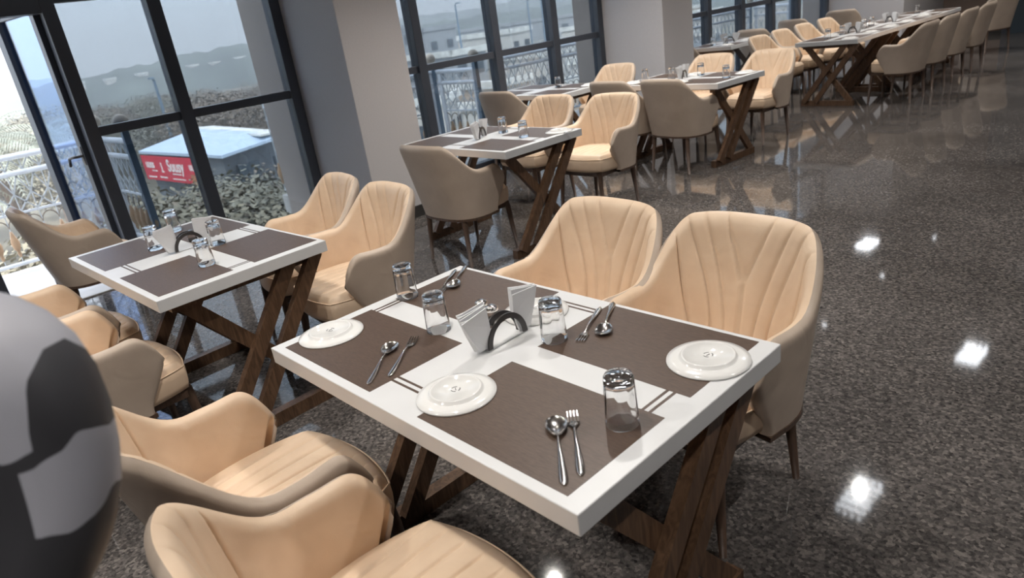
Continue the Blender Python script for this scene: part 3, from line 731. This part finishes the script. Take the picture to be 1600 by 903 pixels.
    obj('hair', V2, F2, M['hair'], r, True)
    return r
person()

# ------------------------------------------------------------------ balconies
GZ = -8.0
ring_me = None
def railing(name, A, B, lb, ball_at=(0, 1), stop=1.0, group='ornate balcony railings'):
    """railing between two points on the slab; parts: rails, posts, lattice, arches, spindles"""
    A = Vector((*A, 0)); B = Vector((*B, 0)); L = (B - A).length; ang = math.atan2(B.y - A.y, B.x - A.x)
    r = empty(name, A, ang, lb, 'railing', group)
    for z, rr in ((.985, .026), (.845, .022), (.06, .018)): MB().tube([(0, 0, z), (L, 0, z)], rr, 12).build('rail', M['rail'], r, True)
    MB().box(0, L, -.008, .008, .49, .51).box(0, L, -.008, .008, .82, .83).build('flat_rail', M['rail'], r)
    n = max(1, round(L / .135)); st = L / n
    mb = MB()
    for k in range(n):
        x = k * st
        mb.bar((x, 0, .51), (x + st, 0, .665), .007, .012).bar((x + st, 0, .51), (x, 0, .665), .007, .012)
        mb.bar((x, 0, .665), (x + st / 2, 0, .82), .007, .012).bar((x + st, 0, .665), (x + st / 2, 0, .82), .007, .012)
        mb.bar((x, 0, .87), (x + st / 2, 0, .965), .007, .01).bar((x + st, 0, .87), (x + st / 2, 0, .965), .007, .01)
        mb.bar((x, 0, .06), (x, 0, .97), .008, .01)
    mb.build('lattice', M['grille'], r)
    for x in (.045, L - .045): MB().bbox(x - .03, x + .03, -.014, .014, .02, .98, .003).build('stile', M['rail'], r)
    arch = MB().tube([(st * .5 * (1 - cos(pi * k / 10)), 0, .38 + .085 * sin(pi * k / 10)) for k in range(11)], .0065, 5).build('arch', M['ring'], r, True)
    spin = MB().lathe([(0, .30), (.010, .30), (.018, .26), (.034, .20), (.030, .15), (.012, .11), (.016, .09), (.008, .06), (0, .06)], 10, (0, 0, .06)).build('spindle', M['gold'], r, True)
    for k in range(1, n):
        a = arch.copy(); COL.objects.link(a); a.location.x = k * st
        s_ = spin.copy(); COL.objects.link(s_); s_.location.x = k * st
    for f in ball_at:
        x = f * L; MB().bbox(x - .028, x + .028, -.028, .028, 0, 1.07).lathe([(.0, 1.085), (.028, 1.07), (.018, 1.09)], 12, (x, 0, 0)).build('post', M['post'], r)
        MB().lathe([(0.065 * sin(pi * k / 14) + .0, 1.15 - .065 * cos(pi * k / 14)) for k in range(15)], 20, (x, 0, 0)).build('finial', M['finial'], r, True)
    return r
for k, (ya, yb) in enumerate(((-3.0, 1.62), (3.2, 5.60), (6.7, 13.6))):
    nm = ('left', 'middle', 'far')[k]
    s_ = box('balcony_slab', -7.62, X0 - .1, ya, yb, -.22, -.02, M['concrete']); s_['kind'] = 'structure'
    railing('railing', (-7.5, ya), (-7.5, yb - .07), 'white ornate balcony railing with brown arches, %s' % ('beyond the open glass door at far left', 'seen through the left part of the second window', 'seen through the third window')[k], (1,))
    railing('railing', (-6.68, yb - .03), (-7.42, yb - .06), 'short ornate railing closing the %s balcony, ending in a ball-topped post' % nm, (0,))

# ------------------------------------------------------------------ ground, hills, river
g = MB(); g.add([(-6.05, -300, GZ), (-700, -300, GZ), (-700, 700, GZ), (-6.05, 700, GZ)], [(0, 1, 2, 3)]); tag(g.build('ground', M['ground']), kind='structure')
box('road', -22, -9.8, -40, 120, GZ, GZ + .03, M['road'])['kind'] = 'structure'
rv = MB().add([(-95, -200, GZ + .06), (-190, -200, GZ + .06), (-230, 16, GZ + .06), (-110, 10, GZ + .06)], [(0, 3, 2, 1)]).build('river', M['water']); tag(rv, 'pale river far below beyond the palm', 'river')
def ridge(name, d, h0, seed, a0, a1, lb, mat, depth=60):
    rnd = random.Random(seed); N = 300; ph = [rnd.uniform(0, 6) for _ in range(7)]
    V = []; F = []
    for i in range(N + 1):
        a = D(a0 + (a1 - a0) * i / N)
        h = h0 + 1.9 * sin(i * .039 + ph[0]) + .9 * sin(i * .11 + ph[1]) + .7 * abs(sin(i * .9 + ph[2])) * rnd.uniform(.3, 1.2) + .8 * abs(sin(i * .33 + ph[3]))
        for k, (dd, f) in enumerate(((0, 0), (depth * .25, .55), (depth * .6, 1.0), (depth * 1.6, .0))):
            V.append((-(d + dd) * cos(a), (d + dd) * sin(a), GZ + (h - GZ) * f * (1 if k == 2 else 1 + .05 * sin(i * .3 + ph[4])) ))
    for i in range(N):
        for k in range(3): q = 4 * i + k; F.append((q, q + 1, q + 5, q + 4))
    tag(obj(name, V, F, mat, None, True), lb, 'hill')
ridge('hill', 240, 1.2, 3, -40, 80, 'low scrub covered ridge on the horizon behind the trees', M['hill'])
ridge('hill', 420, 9, 9, 25, 85, 'higher pale hill on the horizon behind the city', M['hill'], 120)

# ------------------------------------------------------------------ trees
def crown(seed, n, rx, rz, leaf):
    rnd = random.Random(seed); lobes = []
    for _ in range(9):
        a = rnd.uniform(0, 2 * pi); q = rnd.uniform(0, .62); lobes.append((rx * q * cos(a), rx * q * sin(a), rnd.uniform(-.35, .5) * rz, rnd.uniform(.38, .62) * rx))
    V = []; F = []
    for i in range(n):
        lx, ly, lz, lr = rnd.choice(lobes); u = Vector((rnd.gauss(0, 1), rnd.gauss(0, 1), rnd.gauss(0, 1))).normalized(); c = Vector((lx, ly, lz)) + u * lr * rnd.uniform(.72, 1.04)
        t = u.cross(Vector((rnd.gauss(0, 1), rnd.gauss(0, 1), rnd.gauss(0, 1)))).normalized(); b = (u * rnd.uniform(.1, .7) + u.cross(t)).normalized(); s_ = leaf * rnd.uniform(.6, 1.3); k = len(V)
        V += [c - t * s_ * .5, c - b * s_ * .9, c + t * s_ * .5, c + b * s_ * .9]; F.append((k, k + 1, k + 2, k + 3))
    return V, F
def tree_proto(seed, mat, n=16000, rx=3.0, rz=2.6, leaf=.075, h=6.5):
    r = empty('tree')
    V, F = crown(seed, n, rx, rz, leaf); c = obj('crown', [Vector(v) + Vector((0, 0, h - rz * .7)) for v in V], F, mat, r); c['kind'] = 'stuff'
    mb = MB(); mb.tube([(0, 0, 0), (.05, 0, h * .35), (-.05, .05, h * .7)], [.22, .17, .10], 8)
    for k in range(4): a = k * 1.7 + seed; mb.tube([(0, 0, h * (.35 + .06 * k)), (cos(a) * rx * .5, sin(a) * rx * .5, h * (.62 + .05 * k))], [.10, .04], 6)
    mb.build('trunk', M['bark'], r, True)
    return Proto(r)
TP_ = [tree_proto(1, M['leafa']), tree_proto(2, M['leafb']), tree_proto(3, M['leafc'])]
rt = random.Random(11)
TREES = []
def put_tree(kind, x, y, ztop, lb, grp='trees below the building', wide=1.15):
    sc = (ztop - GZ) / 6.75; o = TP_[kind].put((x, y, GZ), rt.uniform(0, 6), lb, 'tree', grp); o.scale = (sc * wide, sc * wide, sc); TREES.append((x, y, 1.2))
near = [(-14, 3.3, -1.15, 0), (-16, 4.64, -1.45, 1), (-18, 6.2, -1.75, 0), (-15, 5.74, -1.35, 2), (-20, 8.4, -1.9, 1), (-13.2, 5.2, -1.5, 0), (-18.5, 4.6, -2.2, 2), (-22, 7.4, -2.3, 0), (-16.5, 7.4, -2.0, 1), (-24, 11.8, -3.2, 2), (-12.5, 3.3, -1.4, 1)]
TONE = ('olive', 'brownish', 'grey green')
for x, y, z, k in near: put_tree(k, x, y, z, '%s bushy tree just below the window in front of the red sign building' % TONE[k], 'bushy trees in front of the red sign')
def wood_(n, d0, d1, y0, y1, s0, s1, kinds, lb, grp, sep):
    c = 0
    for i in range(2000):
        if c >= n: break
        d_ = rt.uniform(d0, d1); y = d_ * rt.uniform(y0, y1)
        if any(math.hypot(-d_ - a_, y - b_) < sep for a_, b_, _ in TREES) or any(math.hypot(-d_ - a_, y - b_) < r_ + 1.5 for a_, b_, r_ in BLD): continue
        k = rt.choice(kinds); z = 1.54 - d_ * rt.uniform(s0, s1); put_tree(k, -d_, y, z, lb % (TONE[k], 'tall' if z > -1.9 else 'low'), grp, 1.4); c += 1
def palm(x, y, h, lb):
    r = empty('palm_tree', (x, y, GZ), rt.uniform(0, 6), lb, 'palm tree', 'palms near the balcony')
    MB().tube([(0, 0, 0), (.1, 0, h * .4), (.05, .1, h)], [.2, .15, .11], 10).build('trunk', M['bark'], r, True)
    for k in range(18):
        a = k * 2.4; el = .95 - 1.5 * (k / 18); V = []; F = []; L_ = 2.1
        P = []
        for i in range(9):
            q = i / 8; P.append(Vector((cos(a) * L_ * q * cos(el * (1 - q * .3)), sin(a) * L_ * q * cos(el * (1 - q * .3)), h + L_ * q * sin(el) - 1.1 * q * q)))
        mb = MB().tube(P, [.02 - .0018 * i for i in range(9)], 4)
        for i in range(1, 9):
            t = (P[i] - P[i - 1]).normalized(); sd = t.cross(Vector((0, 0, 1))).normalized()
            for j in range(3):
                p = P[i - 1].lerp(P[i], j / 3)
                for s_ in (-1, 1):
                    ln = .55 * sin(pi * min(.95, (i + j / 3) / 9 + .08)) + .1; e_ = p + sd * s_ * ln * .8 + t * ln * .45 + Vector((0, 0, -ln * .35))
                    mb.add([p - t * .02, p + t * .025, e_], [(0, 1, 2)])
        mb.build('frond', M['palm'], r)
palm(-27.0, 2.5, 8.2, 'pale palm seen through the open door at the far left')
palm(-31.0, 4.6, 7.6, 'pale palm seen through the open glass door leaf')
palm(-24.0, .9, 7.6, 'pale palm close to the balcony at the far left edge')

# ------------------------------------------------------------------ buildings
BLD = []
def building(x, y, w, dp, h, lb, wall='wallpale', roof='roofwhite', rz=0, floors=None, cols=None, tank=False, grp=None):
    r = empty('building', (x, y, GZ), rz, lb, 'building', grp); BLD.append((x, y, math.hypot(w, dp) / 2 + .4))
    box('wall', -w / 2, w / 2, -dp / 2, dp / 2, 0, h, M[wall], r)
    MB().box(-w / 2 - .2, w / 2 + .2, -dp / 2 - .2, dp / 2 + .2, h, h + .15).box(-w / 2 - .2, w / 2 + .2, -dp / 2 - .2, -dp / 2, h + .15, h + .6).box(w / 2, w / 2 + .2, -dp / 2 - .2, dp / 2 + .2, h + .15, h + .6).build('roof', M[roof], r)
    nf = max(1, int(h / 3)) if floors is None else floors; nc = cols or max(2, int(w / 3.5)); nd = max(2, int(dp / 3.5))
    proto = None
    for f in range(nf):
        z = h * (f + .35) / nf
        for c in range(nd):
            p = box('window', w / 2 - .05, w / 2 + .06, 0, 1.3, 0, 1.3, M['winglass'], r) if proto is None else proto.copy()
            if proto is not None: COL.objects.link(p)
            proto = p; p.location = (0, -dp / 2 + dp * (c + .5) / nd - .65, z)
        for c in range(nc):
            p = proto.copy(); COL.objects.link(p); p.rotation_euler = (0, 0, -pi / 2); p.location = (-w / 2 + w * (c + .5) / nc - .65, -dp / 2 + w / 2, z)
    if tank: MB().lathe([(0, h), (.8, h), (.8, h + 1.4), (.3, h + 1.7), (0, h + 1.7)], 14).build('water_tank', M['wallgrey'], r)
    return r
# the building with the red sign: a pale hipped roof whose eaves pass the points below
sb = empty('building', (0, 0, 0), 0, 'low building with a pale blue roof and a red sign along its wall', 'building')
Q = [Vector((-27.7, 9.66, -2.0)), Vector((-36.1, 8.9, -2.0)), Vector((-38.9, 13.6, -1.9)), Vector((-30.0, 13.6, -2.0))]
def inset(p, f, z): c_ = sum(Q, Vector()) / 4; q = c_ + (p - c_) * f; return (q.x, q.y, z)
V = [inset(p, .90, GZ) for p in Q] + [inset(p, .90, -2.1) for p in Q]
obj('wall', V, [(0, 1, 5, 4), (1, 2, 6, 5), (2, 3, 7, 6), (3, 0, 4, 7)], M['walldark'], sb)
ap = [Vector((-31.0, 11.6, -1.55)), Vector((-35.5, 11.4, -1.5))]
V = [q for q in Q] + ap + [q - Vector((0, 0, .12)) for q in Q]
obj('roof', V, [(0, 4, 5, 1), (1, 5, 2), (2, 5, 4, 3), (3, 4, 0), (6, 7, 8, 9), (0, 1, 7, 6), (1, 2, 8, 7), (2, 3, 9, 8), (3, 0, 6, 9)], M['roofblue'], sb)
V = [Vector((-29.2, 12.0, -1.80)), Vector((-37.6, 11.9, -1.62)), Vector((-38.6, 13.5, -1.86)), Vector((-30.1, 13.5, -1.96))]
obj('patched_roof_sheet', V + [v + Vector((0, 0, .08)) for v in V], [(4, 5, 6, 7), (0, 1, 5, 4), (1, 2, 6, 5), (2, 3, 7, 6), (3, 0, 4, 7)], M['roofwhite'], sb)
for k in range(3): x = -35.0 + 2.9 * k; box('window', x, x + 1.3, 9.35, 9.5, -5.6, -4.2, M['winglass'], sb)
for k in range(2): box('window', -28.5, -28.3, 10.4 + 1.6 * k, 11.3 + 1.6 * k, -3.6, -2.6, M['winglass'], sb)
# sign: red board with white script
A_, B_ = Vector((-35.9, 8.92, -2.16)), Vector((-30.2, 9.44, -2.16)); sa = math.atan2(B_.y - A_.y, B_.x - A_.x); SL = (B_ - A_).length
sg = empty('sign', (A_.x, A_.y, A_.z - 1.15), sa, 'long red shop sign with white lettering under the pale blue roof', 'sign')
box('board', 0, SL, -.06, 0, 0, 1.12, M['red'], sg); box('lower_band', SL * .86, SL, -.064, -.06, 0, .42, M['signbrown'], sg)
def text(s_, x, z, size, parent, mat, ext=.004):
    c = bpy.data.curves.new('lettering', 'FONT'); c.body = s_; c.size = size; c.extrude = ext; c.offset = size * .02; c.materials.append(mat)
    o = bpy.data.objects.new('lettering', c); COL.objects.link(o); o.parent = parent; o.location = (x, -.066, z); o.rotation_euler = (pi / 2, 0, 0)
    bpy.context.view_layer.update(); me = bpy.data.meshes.new_from_object(o.evaluated_get(bpy.context.evaluated_depsgraph_get()))
    q = bpy.data.objects.new('lettering', me); COL.objects.link(q); q.parent = parent; q.location = o.location; q.rotation_euler = o.rotation_euler; bpy.data.objects.remove(o); return q
text('uuss', .35, .58, .55, sg, M['signwhite']); text('Suusy', 2.75, .48, .74, sg, M['signwhite']); text('uus', 5.0, .60, .5, sg, M['signwhite'])
MB().box(.9, 1.5, -.07, -.06, .42, .47).box(3.1, 4.0, -.07, -.06, .34, .39).box(.3, 1.2, -.07, -.06, .12, .18).box(1.6, 2.4, -.07, -.06, .14, .20).box(3.0, 4.3, -.07, -.06, .12, .17).box(2.05, 2.15, -.07, -.06, .45, .85).box(1.98, 2.25, -.07, -.06, .40, .46).build('small_lettering', M['signwhite'], sg)
def car(x, y, rz, lb):
    r = empty('car', (x, y, GZ + .03), rz, lb, 'car')
    prof = [(-2.1, .35), (-2.1, .8), (-1.7, .95), (-1.2, 1.45), (.5, 1.48), (1.1, 1.0), (2.0, .85), (2.15, .4)]
    V = [(x_, s_ * .85, z_) for s_ in (-1, 1) for x_, z_ in prof]; n = len(prof)
    obj('body', V, [tuple(range(n)), tuple(range(n, 2 * n))[::-1]] + [(i, n + i, n + (i + 1) % n, (i + 1) % n) for i in range(n)], M['car'], r)
    for sx in (-1.3, 1.35):
        for sy in (-.86, .86): MB().tube([(sx, sy - .1, .33), (sx, sy + .1, .33)], .33, 14).build('wheel', M['black'], r)
    box('windscreen', -1.15, .5, -.87, .87, 1.0, 1.38, M['winglass'], r)
B = building
B(-27.0, 14.2, 3.6, 2.6, 4.6, 'small grey shed with a light roof beside the red sign building', 'wallgrey', 'roofwhite', .2)
B(-62, 47, 9, 5, 6.4, 'long grey block low in the left panes of the second window', 'wallgrey', 'roofwhite', .1)
B(-74, 66, 8, 6, 7.2, 'white flat roofed block in the second window with a water tank', 'wallpale', 'roofwhite', .3, tank=True)
B(-95, 70, 7, 7, 8.8, 'slate grey block left of the first mullion of the second window', 'wallgrey', 'wallgrey', .1)
B(-88, 58, 5, 5, 9.6, 'pale grey high block at the left edge of the second window', 'wallgrey', 'wallgrey', .4)
B(-55, 55, 6, 5, 5.0, 'white low house in the middle panes of the second window', 'wallpale', 'roofwhite', .2)
B(-48, 41, 7, 4, 4.0, 'sand coloured low shed below the transom of the second window', 'wallsand', 'roofwhite', .05)
B(-105, 108, 34, 9, 7.4, 'very long grey hall in the right panes of the second window', 'wallgrey', 'wallgrey', .75)
B(-64, 72, 7, 5, 5.0, 'white terrace house in the right panes of the second window', 'wallpale', 'roofwhite', .5)
B(-38, 34, 5, 4, 3.6, 'pale bungalow close below the second window', 'wallpale', 'roofwhite', .3)
B(-36, 44, 6, 4, 3.8, 'cream bungalow behind the balcony railing of the second window', 'wallsand', 'roofwhite', .1)
for k in range(12):
    a_ = D(8 + 2.1 * k + rt.uniform(-.8, .8)); B(-261 * cos(a_), 261 * sin(a_), rt.uniform(2.2, 4.2), 3, rt.uniform(1.6, 2.4), 'tiny white house scattered on the ridge above the woodland', 'wallpale', 'roofwhite', 0, floors=0, grp='tiny houses on the ridge').location.z = -2.1
n_ = 0
for i in range(900):
    d_ = rt.uniform(40, 130); y = d_ * rt.uniform(.66, 1.5); w_, p_ = rt.uniform(5, 10), rt.uniform(4, 8); q_ = math.hypot(w_, p_) / 2 + .4
    if n_ >= 34: break
    if any(math.hypot(-d_ - bx, y - by) < q_ + br for bx, by, br in BLD) or any(math.hypot(-d_ - bx, y - by) < q_ + br for bx, by, br in TREES): continue
    n_ += 1; tone = rt.choice(('wallpale', 'wallpale', 'wallsand', 'wallgrey'))
    B(-d_, y, w_, p_, rt.uniform(3.2, 6.0), 'small %s city house with flat roof in the jumble beyond the second window' % {'wallpale': 'pale', 'wallsand': 'sand coloured', 'wallgrey': 'grey'}[tone], tone, 'roofwhite', rt.uniform(0, .8), grp='small city houses')
wood_(75, 46, 125, -.02, .58, .032, .062, (0, 1, 1, 2), '%s %s tree in the belt of woodland behind the red sign building', 'woodland behind the red sign', 4.2)
wood_(34, 55, 150, .62, 1.3, .045, .075, (0, 2, 2), '%s %s tree among the city buildings seen through the second window', 'trees among the city buildings', 5.5)
car(-24.0, 11.9, .4, 'pale green car parked in front of the shed beside the red sign building')
for k, (x, y, h) in enumerate(((-60, 48.6, 11.2), (-60, 53.5, 13), (-60, 61.3, 13), (-50, 14.6, 8.8), (-66, 65, 12))):
    p = empty('street_pole', (x, y, GZ), 0, ('tall thin lamp pole left of the second window mullion', 'tall thin lamp pole right of the second window mullion', 'tall thin lamp pole in the right panes of the second window', 'dark short pole among the trees at the right of the first window', 'tall thin lamp pole at the right end of the second window')[k], 'pole')
    MB().tube([(0, 0, 0), (0, 0, h)], [.16, .09], 8).build('mast', M['post'], p); MB().tube([(0, 0, h - .1), (.4, -.2, h + .1), (.9, -.4, h + .1)], .05, 6).bbox(.8, 1.3, -.55, -.3, h + .05, h + .17).build('lamp_arm', M['post'], p)
# haze over the land outside
hz = bpy.data.materials.new('haze'); hz.use_nodes = True; hn = hz.node_tree.nodes; hl = hz.node_tree.links; hn.clear()
ho = hn.new('ShaderNodeOutputMaterial'); hv = hn.new('ShaderNodeVolumeScatter'); hv.inputs['Color'].default_value = (.92, .96, 1, 1); hv.inputs['Density'].default_value = .0026; hv.inputs['Anisotropy'].default_value = .1
hl.new(hv.outputs[0], ho.inputs['Volume'])
h_ = box('haze', -690, -9.5, -290, 690, GZ - .5, 30, hz); tag(h_, 'thin pale haze over the land outside', 'haze', kind='stuff')
